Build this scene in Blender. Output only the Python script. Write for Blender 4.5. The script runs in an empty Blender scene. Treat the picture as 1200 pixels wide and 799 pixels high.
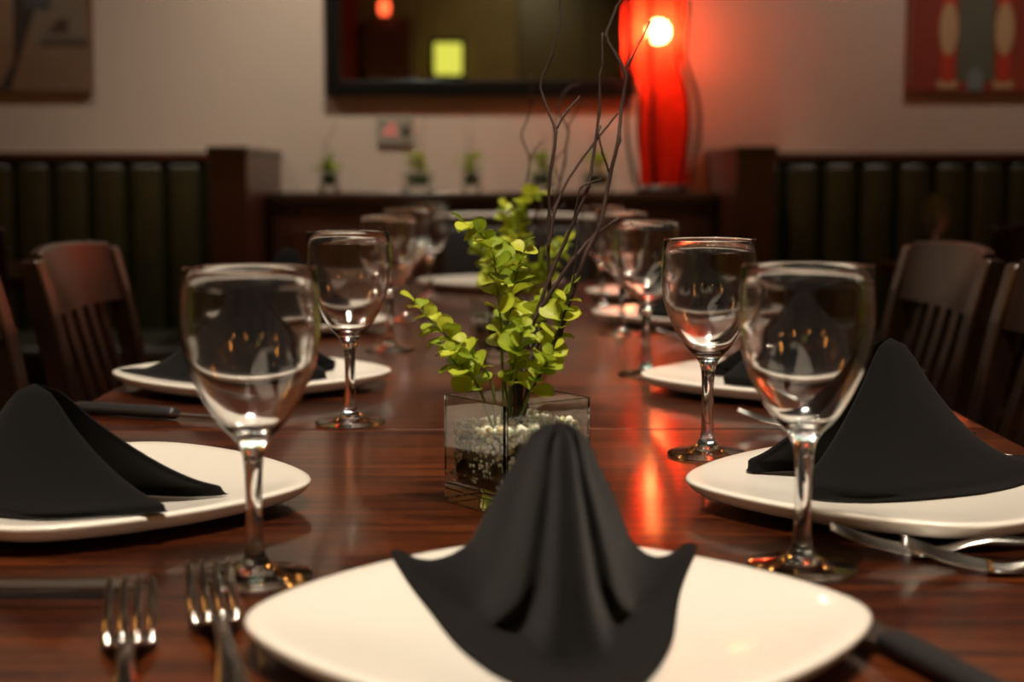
import bpy, bmesh, math, random
from mathutils import Vector, Matrix
random.seed(7)
R = math.radians
SC = bpy.context.scene
COL = SC.collection

# ------------------------------------------------------------------ camera, world, exposure
cam_d = bpy.data.cameras.new('camera')
cam = bpy.data.objects.new('camera', cam_d); COL.objects.link(cam)
cam.location = (0, 0, 0.994)
cam.rotation_euler = (R(90 - 6.14), 0, R(-0.48))
cam_d.sensor_width = 36.0
cam_d.lens = 1790 / 1200 * 36.0
cam_d.dof.use_dof = True
cam_d.dof.focus_distance = 1.24
cam_d.dof.aperture_fstop = 4.9
cam_d.clip_start = 0.02
SC.camera = cam

w = bpy.data.worlds.new('dim_room'); SC.world = w; w.use_nodes = True
w.node_tree.nodes['Background'].inputs[0].default_value = (1.0, 0.72, 0.5, 1)
w.node_tree.nodes['Background'].inputs[1].default_value = 0.004
SC.view_settings.view_transform = 'Standard'
SC.view_settings.look = 'None'
SC.view_settings.gamma = 1
SC.view_settings.exposure = 0.75
SC.cycles.sample_clamp_indirect = 0.0
SC.view_settings.use_curve_mapping = False

# ceiling spots (x, y, energy W, aim x, aim y, aim z, cone deg, colour)
WARM = (1.0, 0.85, 0.68)
SPOTS = [
    (-0.10, 0.45, 74, -0.02, 0.95, .75, 36, WARM),
    (0.16, 0.45, 74, 0.06, 0.95, .75, 36, WARM),
    (-0.10, 2.15, 42, -0.05, 2.3, .75, 36, WARM),
    (0.16, 2.15, 42, 0.10, 2.3, .75, 36, WARM),
    (-0.10, 3.25, 26, -0.05, 3.3, .75, 34, WARM),  # this and the next: added to brighten the far plates
    (0.16, 3.25, 26, 0.10, 3.3, .75, 34, WARM),
    (-0.30, 4.25, 68, -0.28, 5.0, 1.05, 42, (1.0, 0.88, 0.68)),
    (-1.55, 4.25, 19, -1.45, 5.1, 1.5, 50, WARM),
    (1.50, 4.25, 24, 1.35, 5.1, 1.5, 50, WARM),
    (0.30, -2.0, 13, 0.0, -3.0, 2.0, 60, (1.0, 0.85, 0.5)),  # added so the olive wall shows up in the mirror
]

# ------------------------------------------------------------------ materials
MATS = {}
def mat(name, base=(.5,.5,.5), rough=.5, metal=0.0, coat=0.0, coat_rough=.1, spec=.5, trans=0.0, ior=1.5,
        sheen=0.0, noise=None, bump=None, emis=None, estr=0.0):
    if name in MATS: return MATS[name]
    m = bpy.data.materials.new(name); m.use_nodes = True
    nt = m.node_tree; b = nt.nodes['Principled BSDF']
    b.inputs['Base Color'].default_value = (*base, 1)
    b.inputs['Roughness'].default_value = rough
    b.inputs['Metallic'].default_value = metal
    b.inputs['IOR'].default_value = ior
    b.inputs['Specular IOR Level'].default_value = spec
    b.inputs['Coat Weight'].default_value = coat
    b.inputs['Coat Roughness'].default_value = coat_rough
    b.inputs['Transmission Weight'].default_value = trans
    b.inputs['Sheen Weight'].default_value = sheen
    if emis:
        b.inputs['Emission Color'].default_value = (*emis, 1)
        b.inputs['Emission Strength'].default_value = estr
    if noise or bump:
        tc = nt.nodes.new('ShaderNodeTexCoord')
    if noise:   # (scale vector, col a, col b, detail)
        sc_, ca, cb, det = noise
        mp = nt.nodes.new('ShaderNodeMapping'); mp.inputs['Scale'].default_value = sc_
        nz = nt.nodes.new('ShaderNodeTexNoise'); nz.inputs['Detail'].default_value = det; nz.inputs['Scale'].default_value = 1
        rp = nt.nodes.new('ShaderNodeValToRGB')
        rp.color_ramp.elements[0].position = .32; rp.color_ramp.elements[1].position = .68
        rp.color_ramp.elements[0].color = (*ca, 1); rp.color_ramp.elements[1].color = (*cb, 1)
        nt.links.new(tc.outputs['Object'], mp.inputs[0]); nt.links.new(mp.outputs[0], nz.inputs['Vector'])
        nt.links.new(nz.outputs['Fac'], rp.inputs[0]); nt.links.new(rp.outputs[0], b.inputs['Base Color'])
    if bump:    # (scale vector, strength, distance)
        sc_, st, di = bump
        mp2 = nt.nodes.new('ShaderNodeMapping'); mp2.inputs['Scale'].default_value = sc_
        n2 = nt.nodes.new('ShaderNodeTexNoise'); n2.inputs['Detail'].default_value = 5; n2.inputs['Scale'].default_value = 1
        bp = nt.nodes.new('ShaderNodeBump'); bp.inputs['Strength'].default_value = st; bp.inputs['Distance'].default_value = di
        nt.links.new(tc.outputs['Object'], mp2.inputs[0]); nt.links.new(mp2.outputs[0], n2.inputs['Vector'])
        nt.links.new(n2.outputs['Fac'], bp.inputs['Height']); nt.links.new(bp.outputs[0], b.inputs['Normal'])
    MATS[name] = m
    return m

def table_wood():
    m = mat('table_mahogany', rough=.36, coat=.62, coat_rough=.09, spec=.15)
    nt = m.node_tree; b = nt.nodes['Principled BSDF']; L = nt.links
    tc = nt.nodes.new('ShaderNodeTexCoord')
    mp = nt.nodes.new('ShaderNodeMapping'); mp.inputs['Scale'].default_value = (6, 90, 6)
    n1 = nt.nodes.new('ShaderNodeTexNoise'); n1.inputs['Scale'].default_value = 1; n1.inputs['Detail'].default_value = 6; n1.inputs['Distortion'].default_value = .6
    mq = nt.nodes.new('ShaderNodeMapping'); mq.inputs['Scale'].default_value = (2.2, 9, 2)
    n2 = nt.nodes.new('ShaderNodeTexNoise'); n2.inputs['Scale'].default_value = 1; n2.inputs['Detail'].default_value = 3; n2.inputs['Distortion'].default_value = 1.2
    mx = nt.nodes.new('ShaderNodeMath'); mx.operation = 'MULTIPLY_ADD'; mx.inputs[1].default_value = .55
    ad = nt.nodes.new('ShaderNodeMath'); ad.operation = 'MULTIPLY'; ad.inputs[1].default_value = .5
    rp = nt.nodes.new('ShaderNodeValToRGB')
    e = rp.color_ramp.elements
    e[0].position = .36; e[0].color = (.0070, .0014, .0005, 1)
    e[1].position = .68; e[1].color = (.120, .0290, .0062, 1)
    k = rp.color_ramp.elements.new(.52); k.color = (.040, .0078, .0019, 1)
    bp = nt.nodes.new('ShaderNodeBump'); bp.inputs['Strength'].default_value = .12; bp.inputs['Distance'].default_value = .0012
    L.new(tc.outputs['Object'], mp.inputs[0]); L.new(tc.outputs['Object'], mq.inputs[0])
    L.new(mp.outputs[0], n1.inputs['Vector']); L.new(mq.outputs[0], n2.inputs['Vector'])
    ms = nt.nodes.new('ShaderNodeMapping'); ms.inputs['Scale'].default_value = (110, 420, 60)
    n3 = nt.nodes.new('ShaderNodeTexNoise'); n3.inputs['Scale'].default_value = 1; n3.inputs['Detail'].default_value = 2
    L.new(tc.outputs['Object'], ms.inputs[0]); L.new(ms.outputs[0], n3.inputs['Vector'])
    fm = nt.nodes.new('ShaderNodeMath'); fm.operation = 'MULTIPLY_ADD'; fm.inputs[1].default_value = .34; fm.inputs[2].default_value = -.17
    fa = nt.nodes.new('ShaderNodeMath'); fa.operation = 'ADD'
    L.new(n3.outputs['Fac'], fm.inputs[0])
    L.new(n2.outputs['Fac'], ad.inputs[0]); L.new(n1.outputs['Fac'], mx.inputs[0]); L.new(ad.outputs[0], mx.inputs[2])
    L.new(mx.outputs[0], fa.inputs[0]); L.new(fm.outputs[0], fa.inputs[1]); L.new(fa.outputs[0], rp.inputs[0]); L.new(rp.outputs[0], b.inputs['Base Color'])
    L.new(n1.outputs['Fac'], bp.inputs['Height']); L.new(bp.outputs[0], b.inputs['Normal']); L.new(bp.outputs[0], b.inputs['Coat Normal'])
    return m
M_TABLE = table_wood()
M_DARKWOOD = mat('dark_stained_wood', rough=.35, coat=.3, coat_rough=.2,
                 noise=((10, 10, 60), (.010, .0033, .0018), (.032, .010, .0048), 4), bump=((30, 30, 90), .08, .001))
M_CHAIR = mat('chair_walnut', rough=.32, coat=.4, coat_rough=.2,
              noise=((40, 40, 12), (.006, .0022, .0012), (.020, .0068, .0032), 4))
M_PANEL = mat('red_brown_panel', rough=.4, coat=.2, coat_rough=.25,
              noise=((8, 8, 2), (.030, .0068, .0028), (.062, .0135, .005), 4))
M_PLATE = mat('cream_porcelain', (.80, .765, .68), .3, coat=.35, coat_rough=.08)
M_GLASS = mat('clear_glass', (1, 1, 1), 0.045, trans=1.0, ior=1.5)
M_VASEGLASS = mat('vase_glass', (.93, .97, .94), 0.0, trans=1.0, ior=1.5)
M_STEEL = mat('polished_steel', (.62, .60, .57), .17, metal=1.0)
M_BLADE = mat('knife_steel', (.42, .41, .40), .24, metal=1.0)
M_HANDLE = mat('black_handle', (.018, .018, .019), .38)
M_NAPKIN = mat('black_napkin_cloth', (.0033, .0033, .0037), .92, spec=.16, sheen=.05,
               bump=((900, 900, 900), .5, .0006))
M_WALL = mat('cream_wall_paint', (.46, .40, .33), .8, spec=.2,
             noise=((1.2, 1.2, 1.2), (.46, .375, .325), (.50, .41, .355), 3), bump=((60, 60, 60), .06, .002))
M_CEIL = mat('ceiling_paint', (.06, .05, .042), .9)
M_FLOOR = mat('dark_floor', rough=.5, noise=((3, 14, 1), (.012, .007, .005), (.03, .016, .010), 4))
M_VINYL = mat('green_vinyl', (.020, .018, .004), .42, noise=((14, 14, 14), (.011, .0115, .0022), (.017, .0165, .0035), 3))
M_BLACKFRAME = mat('black_frame', (.003, .0027, .0027), .5, spec=.15)
M_MIRROR = mat('mirror_glass', (.82, .82, .80), .01, metal=1.0)
M_STEM = mat('plant_stem', (.10, .16, .02), .6)
M_TWIG = mat('twig_bark', rough=.75, noise=((90, 90, 30), (.020, .009, .006), (.060, .031, .022), 3))

def leaf_mat():
    m = bpy.data.materials.new('yellow_green_leaf'); m.use_nodes = True
    nt = m.node_tree; b = nt.nodes['Principled BSDF']; L = nt.links
    oi = nt.nodes.new('ShaderNodeObjectInfo'); rp = nt.nodes.new('ShaderNodeValToRGB')
    rp.color_ramp.elements[0].color = (.20, .30, .012, 1); rp.color_ramp.elements[1].color = (.60, .66, .05, 1)
    L.new(oi.outputs['Random'], rp.inputs[0]); L.new(rp.outputs[0], b.inputs['Base Color'])
    b.inputs['Roughness'].default_value = .5
    tr = nt.nodes.new('ShaderNodeBsdfTranslucent'); L.new(rp.outputs[0], tr.inputs[0])
    mx = nt.nodes.new('ShaderNodeMixShader'); mx.inputs[0].default_value = .35
    L.new(b.outputs[0], mx.inputs[1]); L.new(tr.outputs[0], mx.inputs[2])
    L.new(mx.outputs[0], nt.nodes['Material Output'].inputs[0])
    return m
M_LEAF = leaf_mat()

def pebble_mat():
    m = bpy.data.materials.new('mixed_pebbles'); m.use_nodes = True
    nt = m.node_tree; b = nt.nodes['Principled BSDF']; L = nt.links
    g = nt.nodes.new('ShaderNodeNewGeometry'); rp = nt.nodes.new('ShaderNodeValToRGB')
    rp.color_ramp.interpolation = 'CONSTANT'
    cols = [(0, (.74, .70, .55)), (.30, (.55, .60, .30)), (.45, (.82, .79, .68)), (.66, (.40, .30, .14)), (.78, (.70, .55, .24)), (.9, (.48, .56, .42))]
    e = rp.color_ramp.elements
    e[0].position = 0; e[0].color = (*cols[0][1], 1); e[1].position = cols[1][0]; e[1].color = (*cols[1][1], 1)
    for p, c in cols[2:]:
        k = e.new(p); k.color = (*c, 1)
    L.new(g.outputs['Random Per Island'], rp.inputs[0]); L.new(rp.outputs[0], b.inputs['Base Color'])
    b.inputs['Roughness'].default_value = .2
    return m
M_PEBBLE = pebble_mat()
M_SOIL = mat('brown_moss', rough=.95, noise=((120, 120, 120), (.020, .010, .004), (.10, .075, .020), 4), bump=((160, 160, 160), .8, .004))

def shade_mat():
    m = bpy.data.materials.new('red_lamp_fabric'); m.use_nodes = True
    nt = m.node_tree; L = nt.links; nt.nodes.remove(nt.nodes['Principled BSDF'])
    tc = nt.nodes.new('ShaderNodeTexCoord'); mp = nt.nodes.new('ShaderNodeMapping'); mp.inputs['Scale'].default_value = (60, 60, 60)
    nz = nt.nodes.new('ShaderNodeTexNoise'); nz.inputs['Scale'].default_value = 1
    rp = nt.nodes.new('ShaderNodeValToRGB')
    rp.color_ramp.elements[0].color = (.42, .007, .004, 1); rp.color_ramp.elements[1].color = (.78, .028, .009, 1)
    L.new(tc.outputs['Object'], mp.inputs[0]); L.new(mp.outputs[0], nz.inputs['Vector']); L.new(nz.outputs['Fac'], rp.inputs[0])
    t = nt.nodes.new('ShaderNodeBsdfTranslucent'); d = nt.nodes.new('ShaderNodeBsdfDiffuse')
    p = nt.nodes.new('ShaderNodeBsdfTransparent'); p.inputs[0].default_value = (1, .50, .26, 1)
    L.new(rp.outputs[0], t.inputs[0]); L.new(rp.outputs[0], d.inputs[0])
    a = nt.nodes.new('ShaderNodeMixShader'); a.inputs[0].default_value = .30
    c = nt.nodes.new('ShaderNodeMixShader'); c.inputs[0].default_value = .20
    L.new(t.outputs[0], a.inputs[1]); L.new(d.outputs[0], a.inputs[2])
    L.new(a.outputs[0], c.inputs[1]); L.new(p.outputs[0], c.inputs[2])
    L.new(c.outputs[0], nt.nodes['Material Output'].inputs[0])
    return m
M_SHADE = shade_mat()
def glow(name, col, st): return mat(name, (0, 0, 0), .5, emis=col, estr=st)

# ------------------------------------------------------------------ builders
def obj(name, bm, m, parent=None, smooth=False, loc=None):
    me = bpy.data.meshes.new(name); bm.normal_update(); bm.to_mesh(me); bm.free()
    if smooth: me.polygons.foreach_set('use_smooth', [True] * len(me.polygons))
    me.materials.append(m)
    o = bpy.data.objects.new(name, me); COL.objects.link(o)
    if parent is not None: o.parent = parent
    if loc: o.location = loc
    return o
def link_mesh(name, me, parent=None):
    o = bpy.data.objects.new(name, me); COL.objects.link(o)
    if parent is not None: o.parent = parent
    return o
def tag(o, label, cat, group=None, kind=None):
    o['label'] = label; o['category'] = cat
    if group: o['group'] = group
    if kind: o['kind'] = kind
    return o
def thing(name, label, cat, loc=(0, 0, 0), rz=0, group=None):
    o = bpy.data.objects.new(name, None); COL.objects.link(o)
    o.empty_display_size = .05; o.location = loc; o.rotation_euler = (0, 0, rz)
    return tag(o, label, cat, group)
def struct(o):
    o['kind'] = 'structure'; return o
def copy_tree(o, parent=None):
    c = o.copy(); COL.objects.link(c)
    if parent is not None: c.parent = parent
    for ch in list(o.children): copy_tree(ch, c)
    return c
def box(bm, x0, x1, y0, y1, z0, z1, bev=0.0, seg=2):
    b = bmesh.new()
    bmesh.ops.create_cube(b, size=1)
    for v in b.verts:
        v.co = Vector((x0 + (v.co.x + .5) * (x1 - x0), y0 + (v.co.y + .5) * (y1 - y0), z0 + (v.co.z + .5) * (z1 - z0)))
    if bev > 0: bmesh.ops.bevel(b, geom=b.edges[:], offset=bev, segments=seg, affect='EDGES', profile=.5)
    join(bm, b)
def join(bm, b):
    mp = {v: bm.verts.new(v.co) for v in b.verts}
    for f in b.faces:
        try: bm.faces.new([mp[v] for v in f.verts])
        except ValueError: pass
    b.free()
def boxb(*a, **k):
    bm = bmesh.new(); box(bm, *a, **k); return bm
def lathe(bm, prof, n=48, cx=0, cy=0):
    rings = []
    for r, z in prof:
        if r < 1e-6: rings.append([bm.verts.new((cx, cy, z))])
        else: rings.append([bm.verts.new((cx + r * math.cos(2 * math.pi * i / n), cy + r * math.sin(2 * math.pi * i / n), z)) for i in range(n)])
    for a, b in zip(rings, rings[1:]):
        for i in range(n):
            j = (i + 1) % n
            if len(a) == 1 and len(b) == 1: continue
            if len(a) == 1: bm.faces.new((a[0], b[j], b[i]))
            elif len(b) == 1: bm.faces.new((a[i], a[j], b[0]))
            else: bm.faces.new((a[i], a[j], b[j], b[i]))
def tube(bm, pts, radii, n=8, squash=None):
    pts = [Vector(p) for p in pts]; rings = []
    if not hasattr(radii, '__len__'): radii = [radii] * len(pts)
    ref = Vector((0, 0, 1))
    if abs((pts[-1] - pts[0]).normalized().z) > .8: ref = Vector((0, 1, 0))
    for i, p in enumerate(pts):
        t = (pts[min(i + 1, len(pts) - 1)] - pts[max(i - 1, 0)]).normalized()
        s = t.cross(ref).normalized(); u = s.cross(t).normalized()
        kx, kz = squash or (1, 1)
        rings.append([bm.verts.new(p + (s * math.cos(2 * math.pi * k / n) * kx + u * math.sin(2 * math.pi * k / n) * kz) * radii[i]) for k in range(n)])
    for a, b in zip(rings, rings[1:]):
        for i in range(n):
            j = (i + 1) % n; bm.faces.new((a[i], a[j], b[j], b[i]))
    bm.faces.new(rings[0][::-1]); bm.faces.new(rings[-1])
def spline(pts, n):
    """Catmull-Rom through pts, n samples"""
    P = [Vector(p) for p in pts]; P = [2 * P[0] - P[1]] + P + [2 * P[-1] - P[-2]]
    out = []; m = len(P) - 3
    for k in range(n):
        t = k / (n - 1) * m; i = min(int(t), m - 1); t -= i
        a, b, c, d = P[i:i + 4]
        out.append(.5 * ((2 * b) + (c - a) * t + (2 * a - 5 * b + 4 * c - d) * t * t + (3 * b - a - 3 * c + d) * t ** 3))
    return out
def ss(a, b, x):
    t = min(1, max(0, (x - a) / (b - a))); return t * t * (3 - 2 * t)

# ------------------------------------------------------------------ the room
WX, YB, YF, ZC = 2.7, 5.10, -3.0, 2.75
struct(obj('floor', boxb(-WX - .1, WX + .1, YF - .1, YB + .1, -.1, 0), M_FLOOR))
struct(obj('ceiling', boxb(-WX - .1, WX + .1, YF - .1, YB + .1, ZC, ZC + .1), M_CEIL))
struct(obj('wall_back', boxb(-WX - .1, WX + .1, YB, YB + .1, 0, ZC), M_WALL))
struct(obj('wall_left', boxb(-WX - .1, -WX, YF, YB, 0, ZC), M_WALL))
struct(obj('wall_right', boxb(WX, WX + .1, YF, YB, 0, ZC), M_WALL))
M_OLIVE = mat('olive_wall', rough=.7, noise=((1.5, 1.5, 2), (.13, .10, .032), (.19, .145, .05), 3))
wf = struct(obj('wall_front', boxb(-WX - .1, WX + .1, YF - .1, YF, 0, ZC), M_OLIVE))
struct(obj('door_1', boxb(.16, .98, YF + .001, YF + .05, 0, 2.6, bev=.006), mat('olive_door', (.07, .055, .018), .5)))

# things on the wall behind the diners, seen in the mirror
t = thing('lit_wall_sconce', 'yellow-green glowing square sconce reflected in the black mirror', 'sconce', (-.43, YF, 1.985))
obj('back_plate', boxb(-.14, .14, 0, .02, -.17, .17, bev=.004), M_BLACKFRAME, t)
obj('glow_panel', boxb(-.115, .115, .02, .09, -.13, .13, bev=.01), glow('yellow_green_glow', (.74, .72, .09), .75), t)
t = thing('red_column', 'dark red painted column reflected at the mirror left edge', 'column', (-1.28, YF + .12, 0))
obj('shaft', boxb(-.10, .10, -.1, .1, .15, ZC, bev=.01), mat('red_column_paint', (.16, .008, .006), .5), t)
obj('base', boxb(-.13, .13, -.12, .12, 0, .15, bev=.01), M_DARKWOOD, t)
t = thing('brown_cabinet', 'tall brown slatted cabinet reflected dimly in the mirror', 'cabinet', (-.92, YF + .002, 0))
obj('body', boxb(-.2, .2, 0, .3, 0, 2.30, bev=.006), M_PANEL, t)
for i in range(6): obj('slat', boxb(-.19 + i * .065, -.14 + i * .065, .3, .315, .1, 2.25, bev=.003), M_PANEL, t)

# ------------------------------------------------------------------ ceiling downlights
dl = None
for i, (x, y, e, ax, ay, az, cone, col) in enumerate(SPOTS):
    lab = ['ceiling downlight left above the near table', 'ceiling downlight right above the near table',
           'ceiling downlight left above the middle table', 'ceiling downlight right above the middle table', 'added ceiling downlight left brightening the farthest table', 'added ceiling downlight right brightening the farthest table',
           'ceiling downlight washing the wall over the sideboard', 'ceiling downlight over the left booth', 'ceiling downlight over the right booth', 'added ceiling downlight behind the camera lighting the olive wall'][i]
    t = thing('downlight', lab, 'downlight', (x, y, ZC - .012), 0, 'recessed ceiling downlights')
    bm = bmesh.new(); lathe(bm, [(.045, .011), (.062, .011), (.062, 0), (.055, -.006), (.045, -.004), (.045, .011)], 32)
    obj('trim_ring', bm, mat('brushed_trim', (.5, .48, .45), .35, metal=1.0), t, True)
    bm = bmesh.new(); lathe(bm, [(0, .010), (.044, .010), (.044, .006), (0, .006)], 32)
    obj('lens', bm, glow('downlight_lens', (1, .85, .6), 6), t, True)
    l = bpy.data.lights.new('downlight_bulb', 'SPOT'); l.energy = e; l.color = col
    l.spot_size = R(cone * 2); l.spot_blend = .9; l.shadow_soft_size = .05
    lo = bpy.data.objects.new('downlight_bulb', l); COL.objects.link(lo)
    lo.location = (x, y, ZC - .03)
    dvec = Vector((ax, ay, az)) - Vector(lo.location)
    lo.rotation_euler = dvec.to_track_quat('-Z', 'Y').to_euler()

# amber pendants over the neighbouring tables
PEND = [(-1.45, 1.1, 1.6, 'left, nearest the camera side'), (-1.45, 2.6, 1.6, 'left, halfway to the booth'), (1.45, 1.1, 1.6, 'right, nearest the camera side'),
        (1.45, 2.6, 1.6, 'right, halfway to the booth'), (-1.75, -1.3, 1.42, 'far behind the camera on the left'), (1.75, -1.3, 1.42, 'far behind the camera on the right'),
        (-.62, -1.7, 1.40, 'behind the camera, left of centre'), (.66, -1.5, 1.40, 'behind the camera, right of centre'),
        (-1.2, -.3, 1.45, 'beside the camera on the left'), (1.2, -.3, 1.45, 'beside the camera on the right')]
for x, y, pz, wd in PEND:
    t = thing('pendant_lamp', 'amber glass pendant lamp hanging ' + wd, 'pendant lamp', (x, y, pz), 0, 'amber pendant lamps')
    bm = bmesh.new(); lathe(bm, [(.020, .10), (.030, .08), (.034, 0), (.030, -.08), (.020, -.10), (.018, -.10), (.028, -.08), (.032, 0), (.028, .08), (.018, .10), (.020, .10)], 24)
    obj('shade', bm, glow('amber_glow', (1.0, .38, .07), 11), t, True)
    bm = bmesh.new(); tube(bm, [(0, 0, .14), (0, 0, ZC - pz)], .004, 6); obj('cord', bm, M_BLACKFRAME, t)
    bm = bmesh.new(); lathe(bm, [(0, .15), (.014, .14), (.024, .105), (.020, .10), (0, .10)], 20); obj('cap', bm, M_BLACKFRAME, t, True)

t = thing('pendant_lamp', 'small red pendant lamp reflected at the top of the mirror', 'pendant lamp', (-.93, -2.45, 2.36), 0)
bm = bmesh.new(); lathe(bm, [(.02, .06), (.04, .03), (.045, -.02), (.03, -.06), (.027, -.06), (.042, -.02), (.037, .03), (.017, .06), (.02, .06)], 24)
obj('shade', bm, glow('red_pendant_glow', (1.0, .10, .03), 2.5), t, True)
bm = bmesh.new(); tube(bm, [(0, 0, .05), (0, 0, ZC - 2.36)], .004, 6); obj('cord', bm, M_BLACKFRAME, t)

# ------------------------------------------------------------------ booths
BZ = 1.072
def booth(side, lab):
    x0, x1 = (-WX, -.838) if side < 0 else (.800, WX)
    t = thing('booth_bench', lab, 'booth', ((x0 + x1) / 2, 4.75, 0), 0, 'green booth benches')
    cx = t.location.x
    obj('base', boxb(x0 - cx, x1 - cx, -.22, .34, 0, .36), M_DARKWOOD, t)
    obj('seat_cushion', boxb(x0 - cx, x1 - cx, -.30, .20, .36, .50, bev=.03, seg=4), mat('seat_vinyl', (.022, .024, .014), .35), t, True)
    obj('back_board', boxb(x0 - cx, x1 - cx, .26, .345, .36, BZ - .03), M_DARKWOOD, t)
    obj('top_rail', boxb(x0 - cx, x1 - cx, .20, .349, BZ - .03, BZ, bev=.006), M_PANEL, t)
    wdt = .1205; n = int((x1 - x0) / wdt); me = None
    start = x1 if side < 0 else x0
    for i in range(n):
        c = start + (-1 if side < 0 else 1) * (i + .5) * wdt - cx
        if me is None:
            bm = bmesh.new(); box(bm, -wdt / 2 + .002, wdt / 2 - .002, .20, .27, .48, BZ - .032, bev=.026, seg=4)
            o = obj('channel', bm, M_VINYL, t, True); me = o.data
        else: o = link_mesh('channel', me, t)
        o.location.x = c
booth(-1, 'green channelled vinyl booth bench on the left of the sideboard')
booth(1, 'green channelled vinyl booth bench on the right of the sideboard')
for s, x0, x1, lab in ((-1, -.832, -.722, 'red-brown wooden end panel closing the left booth'), (1, .682, .794, 'red-brown wooden end panel closing the right booth')):
    t = thing('booth_end_panel', lab, 'panel', ((x0 + x1) / 2, 4.75, 0), 0, 'booth end panels')
    hw = (x1 - x0) / 2
    obj('post', boxb(-hw, hw, -.345, .345, 0, BZ - .012, bev=.004), M_PANEL, t)
    obj('cap', boxb(-hw - .004, hw + .004, -.352, .348, BZ - .012, BZ + .008, bev=.003), M_DARKWOOD, t)

# ------------------------------------------------------------------ sideboard
SZ = .945
t = thing('sideboard', 'low red-brown wooden sideboard between the booths', 'sideboard', (-.02, 4.91, 0))
obj('body', boxb(-.695, .695, -.15, .185, .06, SZ - .035), M_PANEL, t)
obj('plinth', boxb(-.68, .68, -.13, .18, 0, .06), M_DARKWOOD, t)
obj('top', boxb(-.699, .699, -.185, .188, SZ - .035, SZ, bev=.006), M_DARKWOOD, t)
for i in range(4):
    x0 = -.68 + i * .3425
    d = obj('door', boxb(x0, x0 + .332, -.172, -.15, .09, SZ - .06, bev=.003), M_PANEL, t)
    obj('inset_panel', boxb(x0 + .05, x0 + .282, -.178, -.172, .14, SZ - .11, bev=.004), M_PANEL, d)
    bm = bmesh.new(); tube(bm, [(x0 + .305, -.172, .62), (x0 + .305, -.190, .62)], .008, 12); obj('knob', bm, M_STEEL, d)

# ------------------------------------------------------------------ mirror
t = thing('wall_mirror', 'wide black framed wall mirror above the sideboard', 'mirror', (-.058, YB, 1.0))
x0, x1, z0, z1 = -.508, .508, .258, 1.30
ix0, ix1, iz0, iz1 = -.462, .472, .308, 1.25
obj('glass', boxb(ix0 - .01, ix1 + .01, -.02, -.012, iz0 - .01, iz1 + .01), M_MIRROR, t)
for a in ((x0, ix0, z0, z1), (ix1, x1, z0, z1), (ix0, ix1, z0, iz0), (ix0, ix1, iz1, z1)):
    obj('frame_rail', boxb(a[0], a[1], -.038, -.002, a[2], a[3], bev=.004), M_BLACKFRAME, t)

# small wall plate
t = thing('wall_control_plate', 'small grey wall plate with painted red reflections and black dial', 'wall control', (-.342, YB, 1.143))
obj('plate', boxb(-.060, .060, -.012, -.001, -.046, .046, bev=.003), mat('grey_plate', (.24, .22, .18), .5), t)
for dx, dz in ((-.030, -.004), (-.012, .018), (-.006, -.006)):  # red reflection on the plate imitated by glowing discs
    bm = bmesh.new(); lathe(bm, [(0, 0), (.0085, 0), (.0085, .003), (0, .003)], 20)
    o = obj('reflection_dot', bm, glow('red_reflection', (1.0, .20, .16), .45), t); o.location = (dx, -.012, dz); o.rotation_euler.x = R(90)
bm = bmesh.new(); lathe(bm, [(0, 0), (.010, 0), (.009, .012), (0, .012)], 20)
o = obj('dial', bm, M_BLACKFRAME, t); o.location = (.034, -.012, .006); o.rotation_euler.x = R(90)

# ------------------------------------------------------------------ pictures
def flat_poly(name, pts, y, m, parent, th=.003):
    bm = bmesh.new()
    a = [bm.verts.new((x, y, z)) for x, z in pts]; b = [bm.verts.new((x, y - th, z)) for x, z in pts]
    bm.faces.new(a[::-1]); bm.faces.new(b)
    n = len(a)
    for i in range(n): bm.faces.new((a[i], a[(i + 1) % n], b[(i + 1) % n], b[i]))
    bmesh.ops.recalc_face_normals(bm, faces=bm.faces[:])
    return obj(name, bm, m, parent)
def ell(cx, cz, rx, rz, n=28): return [(cx + rx * math.cos(2 * math.pi * i / n), cz + rz * math.sin(2 * math.pi * i / n)) for i in range(n)]
t = thing('wall_picture', 'brown and grey poster of a slim leg above the left booth', 'picture', (-1.335, YB, 1.27))
obj('canvas', boxb(-.62, 0, -.025, -.001, 0, .82, bev=.003), mat('poster_sand', rough=.7, noise=((4, 4, 5), (.15, .085, .045), (.20, .12, .07), 3)), t)
flat_poly('painted_upper', [(-.19, .15), (-.01, .15), (-.01, .81), (-.19, .81)], -.025, mat('poster_grey', (.15, .115, .08), .7), t, .001)
flat_poly('painted_band', [(-.16, .148), (-.01, .148), (-.01, .175), (-.16, .175)], -.026, mat('poster_dark', (.07, .05, .035), .7), t, .001)
flat_poly('painted_shoe', [(-.14, .19), (-.07, .19), (-.07, .235), (-.10, .235)], -.026, mat('poster_shoe', (.05, .022, .012), .7), t, .001)
flat_poly('painted_leg', [(-.305, .01), (-.262, .01), (-.235, .10), (-.205, .19), (-.165, .30), (-.12, .45), (-.10, .81), (-.24, .81), (-.245, .30), (-.25, .10), (-.29, .03)], -.027,
          mat('poster_leg', (.028, .014, .009), .7), t, .0015)
flat_poly('painted_cloth', [(-.205, .27), (-.13, .27), (-.10, .45), (-.10, .81), (-.23, .81), (-.225, .45)], -.0285, mat('poster_blue', (.05, .05, .06), .7), t, .001)
t = thing('wall_picture', 'red poster with teal stripe and cream ovals above right booth', 'picture', (1.341, YB, 1.27))
obj('canvas', boxb(0, .60, -.025, -.001, 0, .82, bev=.003), mat('poster_red', rough=.7, noise=((4, 4, 5), (.17, .016, .007), (.24, .03, .010), 3)), t)
flat_poly('painted_edge', [(.002, .02), (.012, .02), (.008, .40), (.02, .81), (.002, .81)], -.025, mat('poster_rust', (.22, .09, .05), .7), t, .001)
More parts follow.
